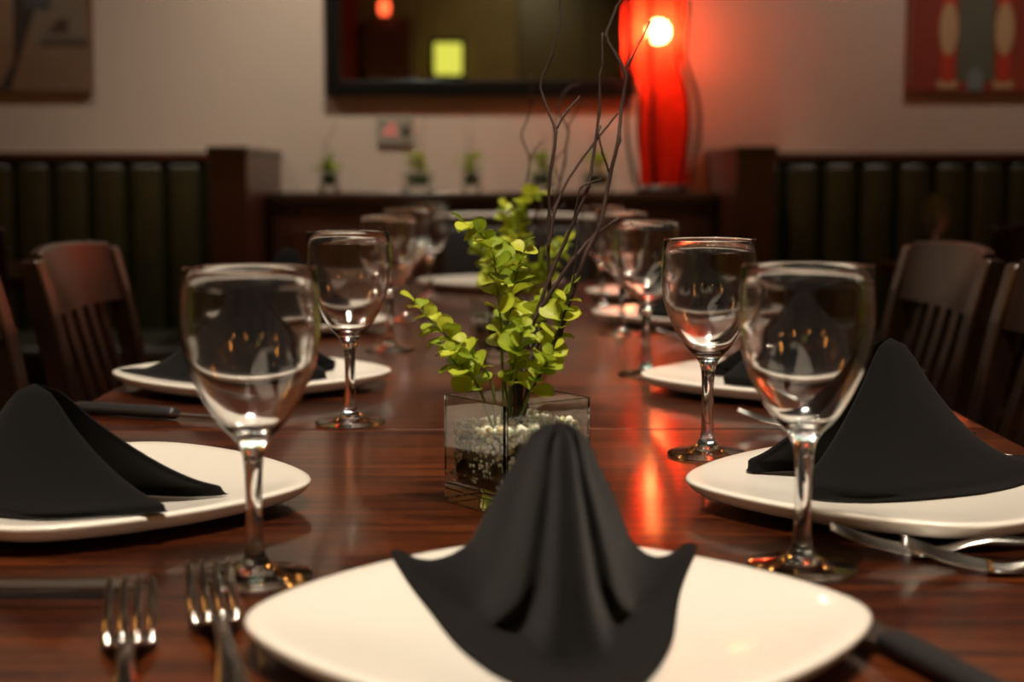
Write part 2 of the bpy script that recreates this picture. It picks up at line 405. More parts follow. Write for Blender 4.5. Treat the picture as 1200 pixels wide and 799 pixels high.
flat_poly('painted_stripe', [(.165, .035), (.285, .035), (.285, .81), (.165, .81)], -.025, mat('poster_teal', (.085, .085, .06), .7), t, .001)
for cx in (.133, .317):
    flat_poly('painted_bar', [(cx - .02, .03), (cx + .02, .03), (cx + .02, .81), (cx - .02, .81)], -.025, mat('poster_bright_red', (.42, .03, .01), .7), t, .001)
    flat_poly('painted_oval', ell(cx, .205, .030, .085), -.0262, mat('poster_cream', (.42, .27, .14), .7), t, .001)
    flat_poly('painted_scroll', [(cx - .03, .012), (cx + .03, .012), (cx + .035, .04), (cx, .028), (cx - .035, .04)], -.0262, MATS['poster_cream'], t, .001)
flat_poly('painted_base', [(.20, .005), (.25, .005), (.25, .06), (.225, .085), (.20, .06)], -.0264, mat('poster_blue_grey', (.14, .17, .17), .7), t, .001)

# ------------------------------------------------------------------ red lamp
LX, LY = .522, 4.905
t = thing('table_lamp', 'tall glowing red fabric lamp in a dark bowed frame on sideboard', 'lamp', (LX, LY, SZ))
bm = bmesh.new(); lathe(bm, [(0, 0), (.085, 0), (.085, .012), (.075, .022), (0, .022)], 36); obj('base', bm, M_DARKWOOD, t, True)
bm = bmesh.new()
NL, NS = 36, 48; rings = []
for i in range(NL + 1):
    z = .024 + i / NL * 1.02
    r = .076 + .003 * math.sin(z * 14)
    ox = .004 - .024 * ss(.28, .42, z)
    r += .004 * ss(.30, .42, z)
    rings.append([bm.verts.new((ox + r * math.cos(2 * math.pi * k / NS), r * .9 * math.sin(2 * math.pi * k / NS), z)) for k in range(NS)])
for a, b in zip(rings, rings[1:]):
    for k in range(NS): bm.faces.new((a[k], a[(k + 1) % NS], b[(k + 1) % NS], b[k]))
obj('shade', bm, M_SHADE, t, True)
bm = bmesh.new(); bmesh.ops.create_uvsphere(bm, u_segments=24, v_segments=16, radius=.036)
o = obj('bulb', bm, glow('lamp_bulb', (1.0, .72, .38), 130), t, True); o.location = (-.018, 0, .505)
bm = bmesh.new(); tube(bm, [(-.012, 0, .02), (-.016, 0, .475)], .006, 8); obj('stem', bm, M_BLACKFRAME, t, True)
for k in range(6):
    a = R(8 + k * 60)
    pts = []
    for q in range(26):
        z = .02 + q / 25 * .84
        rr = .082 + .036 * math.sin(math.pi * min(1, max(0, (z - .0) / .44))) ** 1.2 if z < .44 else .082 + .010 * math.sin(math.pi * (z - .44) / .42)
        ox = -.016 * ss(.28, .42, z)
        pts.append((ox + rr * math.cos(a), rr * .8 * math.sin(a), z))
    bm = bmesh.new(); tube(bm, pts, .0068, 8); obj('frame_rod', bm, M_BLACKFRAME, t, True)

# ------------------------------------------------------------------ tables
TZ, TXC, THW = .75, .015, .462
TEDGE = [.40, 1.466, 2.532, 3.60]
for i, lab in enumerate(['dark mahogany dining table nearest the camera', 'dark mahogany dining table in the middle of the row', 'dark mahogany dining table farthest, before the head chair']):
    y0, y1 = TEDGE[i] + .0008, TEDGE[i + 1] - .0008
    L = (y1 - y0) / 2
    t = thing('dining_table', lab, 'table', (TXC, (y0 + y1) / 2, 0), 0, 'row of dining tables')
    o = obj('tabletop', boxb(-THW, THW, -L, L, TZ - .035, TZ, bev=.0025), M_TABLE, t)
    obj('apron', boxb(-.30, .30, -L + .16, L - .16, TZ - .075, TZ - .035), M_DARKWOOD, t)
    bm = bmesh.new(); lathe(bm, [(0, .03), (.04, .03), (.04, .60), (.055, TZ - .075), (0, TZ - .075)], 28); obj('column', bm, M_DARKWOOD, t, True)
    bm = bmesh.new(); lathe(bm, [(0, 0), (.11, 0), (.11, .012), (.05, .035), (0, .035)], 36); obj('foot', bm, M_BLACKFRAME, t, True)
def side_table(x, y, sx, sy, lab):
    t = thing('booth_table', lab, 'table', (x, y, 0), 0, 'booth tables')
    obj('tabletop', boxb(-sx, sx, -sy, sy, TZ - .035, TZ, bev=.003), M_TABLE, t)
    bm = bmesh.new(); lathe(bm, [(0, .03), (.04, .03), (.04, TZ - .035), (0, TZ - .035)], 24); obj('column', bm, M_DARKWOOD, t, True)
    bm = bmesh.new(); lathe(bm, [(0, 0), (.22, 0), (.22, .012), (.05, .035), (0, .035)], 36); obj('foot', bm, M_BLACKFRAME, t, True)
side_table(-1.50, 4.10, .36, .33, 'dark wooden table in front of the left booth')
side_table(1.50, 4.10, .40, .33, 'dark wooden table in front of the right booth')

# ------------------------------------------------------------------ chairs
def make_chair(padded=False):
    t = thing('dining_chair', 'x', 'chair')
    hw = .215
    bm = boxb(-.21, .22, -hw, hw, .43, .465, bev=.012, seg=3); obj('seat', bm, M_CHAIR, t, True)
    bm = boxb(-.19, .19, -hw + .02, hw - .02, .38, .43); obj('apron', bm, M_CHAIR, t)
    def lean(z): return -.205 if z < .46 else -.205 - .085 * ((z - .46) / .44) ** 1.15
    for s in (-1, 1):
        bm = bmesh.new(); tube(bm, [(.19, s * .19, 0), (.19, s * .19, .38)], [.015, .019], 4); obj('front_leg', bm, M_CHAIR, t)
        bm = bmesh.new(); prev = None
        zs = [0, .2, .43, .5, .58, .66, .74, .81, .882]
        rings = []
        for z in zs:
            x = lean(z) - (.03 * (1 - z / .43) if z < .43 else 0)
            yc = s * (hw - .018 + .012 * max(0, z - .46)); wx = .016; wy = .019
            if z > .88: wx = .012
            rings.append([bm.verts.new((x + a * wx, yc + b * wy, z)) for a, b in ((-1, -1), (1, -1), (1, 1), (-1, 1))])
        for a, b in zip(rings, rings[1:]):
            for k in range(4): bm.faces.new((a[k], a[(k + 1) % 4], b[(k + 1) % 4], b[k]))
        bm.faces.new(rings[0][::-1]); bm.faces.new(rings[-1])
        bmesh.ops.bevel(bm, geom=bm.edges[:], offset=.003, segments=1, affect='EDGES')
        obj('rear_leg', bm, M_CHAIR, t)
        bm = bmesh.new(); tube(bm, [(.19, s * .19, .17), (-.21, s * .19, .17)], .009, 8); obj('stretcher', bm, M_CHAIR, t)
    # curved crest rail
    bm = bmesh.new(); n = 14; rings = []
    for i in range(n + 1):
        u = -1 + 2 * i / n; y = u * (hw - .034); bow = -.022 * (1 - u * u)
        zt = .890 + .006 * (1 - u * u); zb = .80
        rings.append([bm.verts.new(p) for p in ((lean(zb) - .010 + bow, y, zb), (lean(zb) + .010 + bow, y, zb), (lean(zt) + .009 + bow, y, zt - .003), (lean(zt) + .004 + bow, y, zt), (lean(zt) - .006 + bow, y, zt), (lean(zt) - .010 + bow, y, zt - .004))])
    for a, b in zip(rings, rings[1:]):
        for k in range(6): bm.faces.new((a[k], b[k], b[(k + 1) % 6], a[(k + 1) % 6]))
    bm.faces.new(rings[0]); bm.faces.new(rings[-1][::-1])
    bmesh.ops.recalc_face_normals(bm, faces=bm.faces[:])
    obj('crest_rail', bm, M_CHAIR, t)
    if padded: return t
    obj('lower_rail', boxb(lean(.53) - .012, lean(.53) + .012, -hw + .03, hw - .03, .50, .54, bev=.003), M_CHAIR, t)
    me = None
    for i in range(5):
        y = -.124 + i * .062
        if me is None:
            bm = bmesh.new(); rings = []
            for q in range(8):
                z = .535 + q / 7 * .270; bow = -.018 * ss(.535, .82, z)
                rings.append([bm.verts.new((lean(z) + bow + a * .006, b * .015, z)) for a, b in ((-1, -1), (1, -1), (1, 1), (-1, 1))])
            for a, b in zip(rings, rings[1:]):
                for k in range(4): bm.faces.new((a[k], a[(k + 1) % 4], b[(k + 1) % 4], b[k]))
            o = obj('back_slat', bm, M_CHAIR, t); me = o.data
        else: o = link_mesh('back_slat', me, t)
        o.location.y = y
    return t
CH = [(-.335, 1.64, 0, 'slatted wooden chair on the left, nearest and cut by the frame'),
      (-.345, 2.27, 0, 'slatted wooden chair on the left with a red glint on its crest'),
      (.385, 1.76, 180, 'slatted wooden chair on the right, cut by the frame edge'),
      (.385, 2.27, 180, 'slatted wooden chair on the right, second from the camera'),
      (-1.30, 3.62, 90, 'dark wooden chair tucked at the left booth table'),
      (1.30, 3.62, 90, 'dark wooden chair tucked at the right booth table, inner one'),
      (1.76, 3.62, 90, 'dark wooden chair tucked at the right booth table, outer one')]
proto = make_chair()
for i, (x, y, a, lab) in enumerate(CH):
    c = proto if i == 0 else copy_tree(proto)
    c.location = (x, y, 0); c.rotation_euler.z = R(a); c['label'] = lab; c['group'] = 'slatted wooden chairs'

hc = make_chair(True)
hc.location = (.04, 3.50, 0); hc.rotation_euler.z = R(270); hc['label'] = 'black padded chair with painted highlight on top rail at the far head of table'
bm = boxb(-.012, .020, -.185, .185, .50, .872, bev=.012, seg=3)
for v in bm.verts:
    z = v.co.z; v.co.x += -.205 - .085 * (max(0, z - .46) / .44) ** 1.15 - .016 * (1 - (v.co.y / .185) ** 2)
obj('back_pad', bm, mat('black_leather', (.006, .006, .007), .5), hc, True)
bm = bmesh.new(); tube(bm, [(-.290 - .022 * (1 - (u / 10) ** 2), u / 10 * .195, .893 + .006 * (1 - (u / 10) ** 2)) for u in range(-10, 11)], .010, 10, squash=(1.5, .8))
obj('top_rail', bm, mat('rail_highlight', (.72, .68, .62), .35), hc, True)  # overhead light caught by the rail, put into its pale colour

# ------------------------------------------------------------------ plates
def plate_R(th):
    a, Ra, k = .1445, .30, 16; s = 0
    for i in range(4):
        ph = th - R(45) - i * math.pi / 2
        c = -(Ra - a)      # circle centre on the axis, opposite side
        # |t*(cos,sin)-(c,0)| = Ra
        tt = c * math.cos(ph) + math.sqrt(Ra * Ra - (c * math.sin(ph)) ** 2)
        if math.cos(ph) > .05: s += tt ** -k
    return s ** (-1 / k)
def plate_z(x, y):
    r = math.hypot(x, y) / plate_R(math.atan2(y, x))
    return .0085 + .0135 * ss(.35, 1.25, r) * 1.12
def make_plate_mesh():
    bm = bmesh.new(); N = 96
    prof = [(0.0, None), (.2, None), (.4, None), (.55, None), (.7, None), (.82, None), (.92, None), (.975, None),
            (.995, .0196), (1.0, .0182), (.994, .0160), (.975, .0122), (.94, .0086), (.86, .0052), (.72, .0028), (.62, .0018), (.60, 0), (.56, 0), (.55, .0022), (0, .0022)]
    rings = []
    for f, z in prof:
        if f == 0: rings.append([bm.verts.new((0, 0, plate_z(0, 0) if z is None else z))]); continue
        ring = []
        for i in range(N):
            th = 2 * math.pi * i / N; r = plate_R(th) * f
            if f < .6: r = r * (.4 + f) + .126 * f * (.6 - f)
            ring.append(bm.verts.new((r * math.cos(th), r * math.sin(th), plate_z(r * math.cos(th), r * math.sin(th)) if z is None else z)))
        rings.append(ring)
    for a, b in zip(rings, rings[1:]):
        for i in range(N):
            j = (i + 1) % N
            if len(a) == 1: bm.faces.new((a[0], b[i], b[j]))
            elif len(b) == 1: bm.faces.new((a[i], b[0], a[j]))
            else: bm.faces.new((a[i], b[i], b[j], a[j]))
    bmesh.ops.recalc_face_normals(bm, faces=bm.faces[:])
    return bm
PL = [('front', .031, .772, 2), ('l1', -.302, 1.124, -3), ('r1', .301, 1.128, 3), ('l2', -.288, 1.772, 0), ('r2', .324, 1.737, 2),
      ('l3', -.335, 2.43, 0), ('r3', .318, 2.55, -2), ('r4', .335, 3.04, 0), ('head', -.02, 3.354, 0)]
WHO = {'front': 'in the foreground at the head of the table', 'l1': 'at the left edge of the photo, first on the left', 'r1': 'at the right edge of the photo, first on the right',
       'l2': 'second on the left, behind the near left glass', 'r2': 'second on the right', 'l3': 'third and farthest on the left side', 'r3': 'third on the right side',
       'r4': 'fourth and farthest on the right side', 'head': 'at the far head of the table'}
pm = None; PLPOS = {}
for k, x, y, a in PL:
    if pm is None:
        o = obj('dinner_plate', make_plate_mesh(), M_PLATE, None, True); pm = o.data
    else: o = link_mesh('dinner_plate', pm)
    o.location = (x, y, TZ + .0004); o.rotation_euler.z = R(a); PLPOS[k] = (x, y, R(a))
    tag(o, 'square cream plate ' + WHO[k], 'plate', 'square cream plates')

# ------------------------------------------------------------------ napkins
def make_napkin(key, off, rz, h, ctrl, groove=False, apex=(0, 0)):
    """off: napkin origin in the plate's plane; ctrl: outer base curve of one half, ridge -> open end (x to the opening)"""
    px, py, pa = PLPOS[key]
    Hf = 81 if groove else 41
    half = spline([(c[0], c[1], 0) for c in ctrl], Hf)
    outer = [Vector((p.x, -p.y, 0)) for p in half[::-1]] + [Vector((p.x, p.y, 0)) for p in half[1:]]
    n = len(outer)
    us = [-1 + 2 * i / (n - 1) for i in range(n)]
    th = .010
    nrm = []
    for i in range(n):
        t = outer[min(i + 1, n - 1)] - outer[max(i - 1, 0)]
        nrm.append(Vector((t.y, -t.x, 0)).normalized())   # outward guess
    if nrm[n // 2].x > 0: nrm = [-q for q in nrm]
    prof = [(outer[i], us[i]) for i in range(n)]
    tl = (outer[-1] - outer[-2]).normalized(); tf = (outer[0] - outer[1]).normalized()
    def loop(c, nv, tv, u):
        return [(c - nv * th * (.5 - .5 * math.cos(a)) + tv * th * .8 * math.sin(a), u) for a in (R(36), R(72), R(108), R(144))]
    inner = [(outer[i] - nrm[i] * th * (1 - .3 * math.sin(us[i] * 9) ** 2), us[i]) for i in range(n)]
    prof = prof + loop(outer[-1], nrm[-1], tl, 1) + inner[::-1] + loop(outer[0], nrm[0], tf, -1)[::-1]
    bm = bmesh.new(); rings = []
    ca, sa = math.cos(rz), math.sin(rz)
    rr = random.Random(key)
    ph1, ph2 = rr.uniform(0, 6), rr.uniform(0, 6)
    if groove: TAB = [(0, 1), (.05, .88), (.10, .75), (.16, .66), (.22, .62), (.40, .55), (.60, .455), (.78, .33), (.90, .225), (.97, .15), (1, .07)]
    else: TAB = [(0, 1), (.10, .92), (.30, .745), (.50, .56), (.70, .365), (.85, .22), (.93, .15), (.98, .095), (1, .04)]
    V = 44
    for j in range(V + 1):
        v = j / V
        v = 1 - (1 - v) ** 1.25 if v > .5 else v * (1 - .5 ** 1.25) / .5
        sv = 1
        for (v0, s0), (v1, s1) in zip(TAB, TAB[1:]):
            if v0 <= v <= v1 + 1e-9: sv = s0 + (s1 - s0) * (v - v0) / (v1 - v0)
        ring = []
        for idx, (p, u) in enumerate(prof):
            e_ = ss(.5, 1, abs(u)); s = sv
            if groove: s = sv + (max(sv, 1 - .95 * v) - sv) * ss(.66, 1, abs(u))
            else: s = min(1, sv / (1 - .26 * ss(.3, 1, abs(u))))
            wob = 1 + .020 * math.sin(7 * u + 5 * v + ph1) * (1 - v) + .012 * math.sin(13 * u - 9 * v + ph2)
            q = Vector((apex[0] * v, apex[1] * v, 0)) + Vector((p.x * s * wob, p.y * s * wob, 0))
            if not groove:   # soft crease sagging above the hem
                k = math.exp(-((v - .16) / .07) ** 2) * ss(.15, .5, abs(u)) * (1 - ss(.7, 1, abs(u)))
                q *= 1 - .055 * k
            zt = h * v
            if groove and p.x < .02:
                hw_ = .064 * sv; yn = abs(q.y + .0015) / hw_
                c_ = .50 + .22 * ss(.55, .08, v) + .12 * ss(.85, 1, v)
                close = ss(.07, .15, v)
                sg = .14 + .05 * ss(.5, .1, v)
                d = (yn - c_) / sg
                fr = ss(.02, -.02, p.x)
                dep = (.034 * (1 - .58 * v)) * math.exp(-d * d) * close
                rec = .0065 * (1 - ss(c_ - .15, c_ + .05, yn)) * close * (1 - .6 * v)
                lip = -.004 * math.exp(-((v - .075) / .04) ** 2) * (1 - ss(.5, 1, yn))
                q.x += (dep + rec + lip) * fr
            wx = off[0] + q.x * ca - q.y * sa; wy = off[1] + q.x * sa + q.y * ca
            zb = plate_z(wx, wy) + .0016
            ring.append(bm.verts.new((wx, wy, zb * (1 - v) + (zt + .012) * v)))
        rings.append(ring)
    m = len(prof)
    for a, b in zip(rings, rings[1:]):
        for i in range(m): bm.faces.new((a[i], a[(i + 1) % m], b[(i + 1) % m], b[i]))
    # close the top
    c = bm.verts.new(sum((v.co for v in rings[-1]), Vector()) / m + Vector((0, 0, .002)))
    for i in range(m): bm.faces.new((rings[-1][i], rings[-1][(i + 1) % m], c))
    bmesh.ops.recalc_face_normals(bm, faces=bm.faces[:])
    o = obj('napkin', bm, M_NAPKIN, None, True)
    o.location = (px, py, TZ + .0004); o.rotation_euler.z = pa
    return o
SIDE = [(-.148, 0), (-.140, .018), (-.085, .043), (0, .059), (.05, .058), (.090, .050)]
NAP = {
    'front': dict(off=(.001, .012), rz=R(90 + 1), h=.103, ctrl=[(-.140, 0), (-.134, .014), (-.108, .030), (-.045, .051), (.02, .067), (.065, .080), (.105, .092)], groove=True),
    'l1': dict(off=(-.024, -.050), rz=R(-13), h=.084, ctrl=[(-.148, 0), (-.140, .018), (-.085, .046), (0, .062), (.06, .060), (.116, .050)]),
    'r1': dict(off=(-.004, .022), rz=R(180 + 13), h=.108, ctrl=SIDE),
    'l2': dict(off=(-.005, .0), rz=R(0), h=.118, ctrl=SIDE), 'r2': dict(off=(.02, .0), rz=R(180), h=.10, ctrl=SIDE),
    'l3': dict(off=(.0, .0), rz=R(5), h=.118, ctrl=SIDE), 'r3': dict(off=(.01, .0), rz=R(178), h=.10, ctrl=SIDE),
    'r4': dict(off=(.01, .0), rz=R(180), h=.09, ctrl=SIDE), 'head': dict(off=(.03, .0), rz=R(270), h=.11, ctrl=SIDE)}
NW = {'front': 'black cloth napkin folded into a hooded peak on the foreground plate', 'l1': 'low black napkin tent on the first plate on the left',
      'r1': 'tall black napkin tent on the first plate on the right', 'l2': 'black napkin tent seen through the near left glass',
      'r2': 'black napkin tent on the second plate on the right', 'l3': 'black napkin tent on the third plate on the left',
      'r3': 'black napkin tent on the third plate on the right', 'r4': 'black napkin tent on the fourth plate on the right', 'head': 'black napkin tent on the plate at the far head'}
for k, kw in NAP.items():
    tag(make_napkin(k, **kw), NW[k], 'napkin', 'folded black napkins')

# ------------------------------------------------------------------ wine glasses
def glass_mesh():
    H = .190
    out = [(0, .0), (.0345, 0), (.0350, .0012), (.0335, .0024), (.022, .0042), (.012, .0075), (.0072, .013), (.0056, .022), (.0050, .045), (.0056, .068), (.0072, .079)]
    bowl_o = [(.0115, .0865), (.0185, .0935), (.0262, .1045), (.0328, .117), (.0378, .130), (.0408, .143), (.0416, .153), (.0414, .164), (.0409, .176), (.0401, .1885)]
    rim = [(.0399, .1898), (.0394, .1900), (.0390, .1894)]
    bowl_i = [(.0398, .176), (.0403, .164), (.0404, .153), (.0394, .143), (.0364, .130), (.0314, .1175), (.0248, .1058), (.0170, .0955), (.0090, .0905), (0, .0893)]
    pts = [Vector((r, z, 0)) for r, z in out + bowl_o]
    a = spline(pts[1:], 64); b = spline([Vector((r, z, 0)) for r, z in bowl_i], 36)
    prof = [(0, 0)] + [(max(p.x, 1e-3), p.y) for p in a] + rim + [(max(p.x, 1e-3), p.y) for p in b[:-1]] + [(0, .0893)]
    bm = bmesh.new(); lathe(bm, prof, 64)
    bmesh.ops.recalc_face_normals(bm, faces=bm.faces[:])
    return bm
GL = [(-.149, .913, 'large clear wine glass in the left foreground beside the forks'),
      (-.148, 1.503, 'clear wine glass second on the left, sharpest in focus'),
      (-.155, 2.151, 'clear wine glass third on the left'),
      (-.158, 2.62, 'blurred clear wine glass fourth on the left'),
      (-.140, 3.10, 'blurred clear wine glass farthest on the left'),
      (.189, .933, 'large clear wine glass in the right foreground by the plate corner'),
      (.183, 1.327, 'clear wine glass second on the right'),
      (.181, 1.868, 'clear wine glass third on the right over the red reflection'),
      (.190, 2.36, 'blurred clear wine glass fourth on the right'),
      (.190, 2.82, 'blurred clear wine glass farthest on the right'),
      (1.205, 4.22, 'blurred wine glass on the right booth table')]
gm = None
for x, y, lab in GL:
    if gm is None: o = obj('wine_glass', glass_mesh(), M_GLASS, None, True); gm = o.data
    else: o = link_mesh('wine_glass', gm)
    o.location = (x, y, TZ + .0006); tag(o, lab, 'wine glass', 'clear wine glasses')

# ------------------------------------------------------------------ cutlery
def make_fork():
    t = thing('dinner_fork', 'x', 'fork')
    def zc(s):   # s = distance from the tips
        P = [(0, .019), (.02, .0115), (.045, .0060), (.060, .0062), (.078, .0115), (.098, .0150), (.13, .0118), (.17, .0070), (.20, .0045)]
        for (a, za), (b, zb) in zip(P, P[1:]):
            if s <= b: return za + (zb - za) * ss(a, b, s) if False else za + (zb - za) * (s - a) / (b - a)
        return P[-1][1]
    me = None
    for i in range(4):
        x = -.0093 + i * .0062
        if me is None:
            bm = bmesh.new(); pts = spline([(0, -s, zc(s)) for s in (0, .012, .024, .036, .050)], 14)
            tube(bm, pts, [.0009 + .0010 * min(1, q / 3) for q in range(14)], 8, squash=(1.15, .75))
            o = obj('tine', bm, M_STEEL, t, True); me = o.data
        else: o = link_mesh('tine', me, t)
        o.location.x = x
    secs = [(.046, .0112, .0011), (.052, .0120, .0013), (.060, .0112, .0014), (.068, .0080, .0016), (.078, .0045, .0019), (.090, .0034, .0022), (.11, .0036, .0022), (.14, .0055, .0019), (.17, .0078, .0016), (.190, .0086, .0014), (.198, .0070, .0012), (.201, .0030, .0010)]
    bm = bmesh.new(); rings = []
    for s, wx, tz in secs:
        z = zc(s); rings.append([bm.verts.new((wx * math.cos(a), -s, z + tz * math.sin(a) - (.0012 * (1 - math.cos(a) ** 2) if s < .07 else 0))) for a in [2 * math.pi * k / 16 for k in range(16)]])
    for a, b in zip(rings, rings[1:]):
        for k in range(16): bm.faces.new((a[k], a[(k + 1) % 16], b[(k + 1) % 16], b[k]))
    bm.faces.new(rings[0]); bm.faces.new(rings[-1][::-1])
    bmesh.ops.recalc_face_normals(bm, faces=bm.faces[:])
    obj('handle', bm, M_STEEL, t, True)
    return t
FK = [(-.207, .842, 12, 'steel fork at far left of the two foreground forks'), (-.171, .880, 14, 'steel fork next to the left foreground glass foot'),
      (.215, .975, 80, 'steel fork on the right, partly behind the right glass stem'), (.252, .938, 76, 'steel fork on the right, nearer the camera of the crossed pair'),
      (.232, 1.475, 78, 'small steel fork before the second plate on the right'), (.235, 2.28, 80, 'tiny steel fork before the third plate on the right')]
fk = make_fork()
for i, (x, y, a, lab) in enumerate(FK):
    o = fk if i == 0 else copy_tree(fk)
    o.location = (x, y, TZ - .0034); o.rotation_euler.z = R(a); o.scale = (1.25,) * 3 if i < 2 else (1.12,) * 3; o['label'] = lab; o['group'] = 'steel dinner forks'
def make_knife():
    t = thing('steak_knife', 'x', 'knife')     # tip at origin, +Y
    bm = bmesh.new(); n = 12; rings = []
    for i in range(n + 1):
        s = i / n * .112; hw = .0105 * min(1, (s / .03) ** .6 + .03)
        rings.append([bm.verts.new(p) for p in ((.009 - hw * 1.9, -s, .0060), (.009, -s, .0052), (.009, -s, .0072))])
    for a, b in zip(rings, rings[1:]):
        for k in range(3): bm.faces.new((a[k], a[(k + 1) % 3], b[(k + 1) % 3], b[k]))
    bm.faces.new(rings[0]); bm.faces.new(rings[-1][::-1]); bmesh.ops.recalc_face_normals(bm, faces=bm.faces[:])
    obj('blade', bm, M_BLADE, t)
    bm = bmesh.new(); secs = [(.108, .008, .0050), (.112, .0092, .0062), (.13, .0095, .0066), (.17, .0085, .0064), (.21, .0098, .0066), (.228, .0090, .0060), (.233, .0060, .0040)]
    rings = [[bm.verts.new((wx * math.cos(a), -s, .0066 + tz * math.sin(a))) for a in [2 * math.pi * k / 16 for k in range(16)]] for s, wx, tz in secs]
    for a, b in zip(rings, rings[1:]):
        for k in range(16): bm.faces.new((a[k], a[(k + 1) % 16], b[(k + 1) % 16], b[k]))
    bm.faces.new(rings[0]); bm.faces.new(rings[-1][::-1]); bmesh.ops.recalc_face_normals(bm, faces=bm.faces[:])
    obj('handle', bm, M_HANDLE, t, True)
    return t
KN = [(-.200, .875, -91, 'steak knife lying at the left edge, dark blade toward the forks'), (-.225, 1.484, -112, 'black handled steak knife lying by the second left plate'),
      (.168, .870, 18, 'black handled steak knife at the lower right of foreground plate')]
kn = make_knife()
for i, (x, y, a, lab) in enumerate(KN):
    o = kn if i == 0 else copy_tree(kn)
    o.location = (x, y, TZ + .0003); o.rotation_euler.z = R(a); o['label'] = lab; o['group'] = 'steak knives'

# ------------------------------------------------------------------ vases with plants
VS, VH = .040, .081
def vase_mesh():
    bm = bmesh.new()
    b = bmesh.new(); bmesh.ops.create_cube(b, size=1)
    for v in b.verts: v.co = Vector((v.co.x * 2 * VS, v.co.y * 2 * VS, (v.co.z + .5) * VH))
    top = [f for f in b.faces if f.normal.z > .9][0]
    r = bmesh.ops.inset_region(b, faces=[top], thickness=.0042)
    ex = bmesh.ops.extrude_discrete_faces(b, faces=[top])
    f = ex['faces'][0]
    for v in f.verts: v.co.z -= (VH - .016)
    inner = list(f.edges)
    bmesh.ops.bevel(b, geom=list(f.edges), offset=.006, segments=4, affect='EDGES')
    ve = [e for e in b.edges if abs(e.verts[0].co.z - e.verts[1].co.z) > .05 and abs(e.verts[0].co.x) > VS * .97]
    ve += [e for e in b.edges if all(v.co.z < .001 for v in e.verts)]
    bmesh.ops.bevel(b, geom=ve, offset=.0028, segments=3, affect='EDGES')
    bmesh.ops.recalc_face_normals(b, faces=b.faces[:])
    return b
def leaf_mesh():
    bm = bmesh.new(); L_, W_ = .0190, .0086
    prof = [(0, .0004), (.12, .0022), (.3, .0058), (.5, W_), (.7, W_), (.86, .0068), (.96, .0038), (1, .0002)]
    rows = []
    for s, wd in prof:
        y = s * L_; zc_ = .0022 * math.sin(s * 2.6) - .003 * s * s
        rows.append([bm.verts.new((k * wd, y, zc_ + .0022 * abs(k) ** 1.5)) for k in (-1, -.5, 0, .5, 1)])
    for a, b in zip(rows, rows[1:]):
        for k in range(4): bm.faces.new((a[k], a[k + 1], b[k + 1], b[k]))
    return bm
lm = bpy.data.meshes.new('leaf'); b_ = leaf_mesh(); b_.to_mesh(lm); b_.free(); lm.materials.append(M_LEAF)
lm.polygons.foreach_set('use_smooth', [True] * len(lm.polygons))
K = .000660   # metres per unit in the stem sketches, origin at the vase rim middle
def sk(x, y, d=0): return Vector(((x - 605) * K, d, VH + (462 - y) * K))
STEMS = [([(590, 500, 0), (589, 440, 0), (588, 390, -.004), (583, 340, -.006), (578, 300, -.004), (562, 277, 0), (542, 268, .002)], 13, 1.0),
         ([(584, 500, -.006), (575, 440, -.010), (555, 418, -.014), (530, 395, -.016), (508, 372, -.018), (488, 350, -.018)], 10, 1.0),
         ([(596, 500, .006), (602, 430, .010), (614, 390, .012), (632, 365, .012), (662, 348, .010)], 10, 1.0),
         ([(604, 500, .004), (625, 440, .0), (645, 400, -.006), (656, 365, -.006), (668, 332, -.004)], 10, .95),
         ([(582, 500, -.01), (560, 445, -.016), (540, 425, -.02), (522, 402, -.022)], 8, .95),
         ([(592, 500, -.012), (598, 440, -.022), (606, 405, -.026), (612, 378, -.026)], 9, 1.05),
         ([(600, 500, .012), (588, 420, .026), (598, 370, .032), (606, 325, .034), (618, 290, .034)], 10, 1.0),
         ([(600, 500, -.012), (622, 446, -.024), (634, 425, -.030), (648, 402, -.03)], 7, .95)]
TWIGS = [([(604, 500), (604, 455), (600, 430), (612, 395), (640, 350), (668, 308), (690, 283), (720, 262)], .0022, .0012, .0),
         ([(606, 500), (612, 440), (630, 400), (642, 350), (640, 300), (641, 267), (642, 216), (649, 166), (631, 117), (644, 81), (654, 37), (650, -10)], .0017, .0007, .010),
         ([(649, 163), (661, 143), (675, 127)], .0009, .0006, .010),
         ([(608, 500), (622, 440), (650, 400), (668, 340), (682, 300), (698, 267), (708, 216), (717, 176), (720, 142), (725, 105), (708, 74), (703, 61), (715, 30), (729, 15), (745, 12), (748, -4)], .0020, .0008, -.006),
         ([(725, 106), (726, 95), (739, 71), (751, 46)], .0010, .0006, -.006),
         ([(600, 500), (606, 440), (624, 380), (645, 320), (668, 268), (685, 226), (691, 189), (697, 145), (697, 105), (700, 91), (700, 57)], .0018, .0007, .004),
         ([(640, 300), (648, 250), (664, 216), (691, 179), (718, 145)], .0012, .0007, .006),
         ([(708, 212), (700, 190), (695, 169), (698, 160)], .0009, .0006, -.004),
         ([(668, 268), (676, 228), (700, 218)], .0009, .0006, .002),
         ([(612, 470), (640, 420), (665, 345), (670, 300), (672, 262)], .0011, .0006, -.016)]
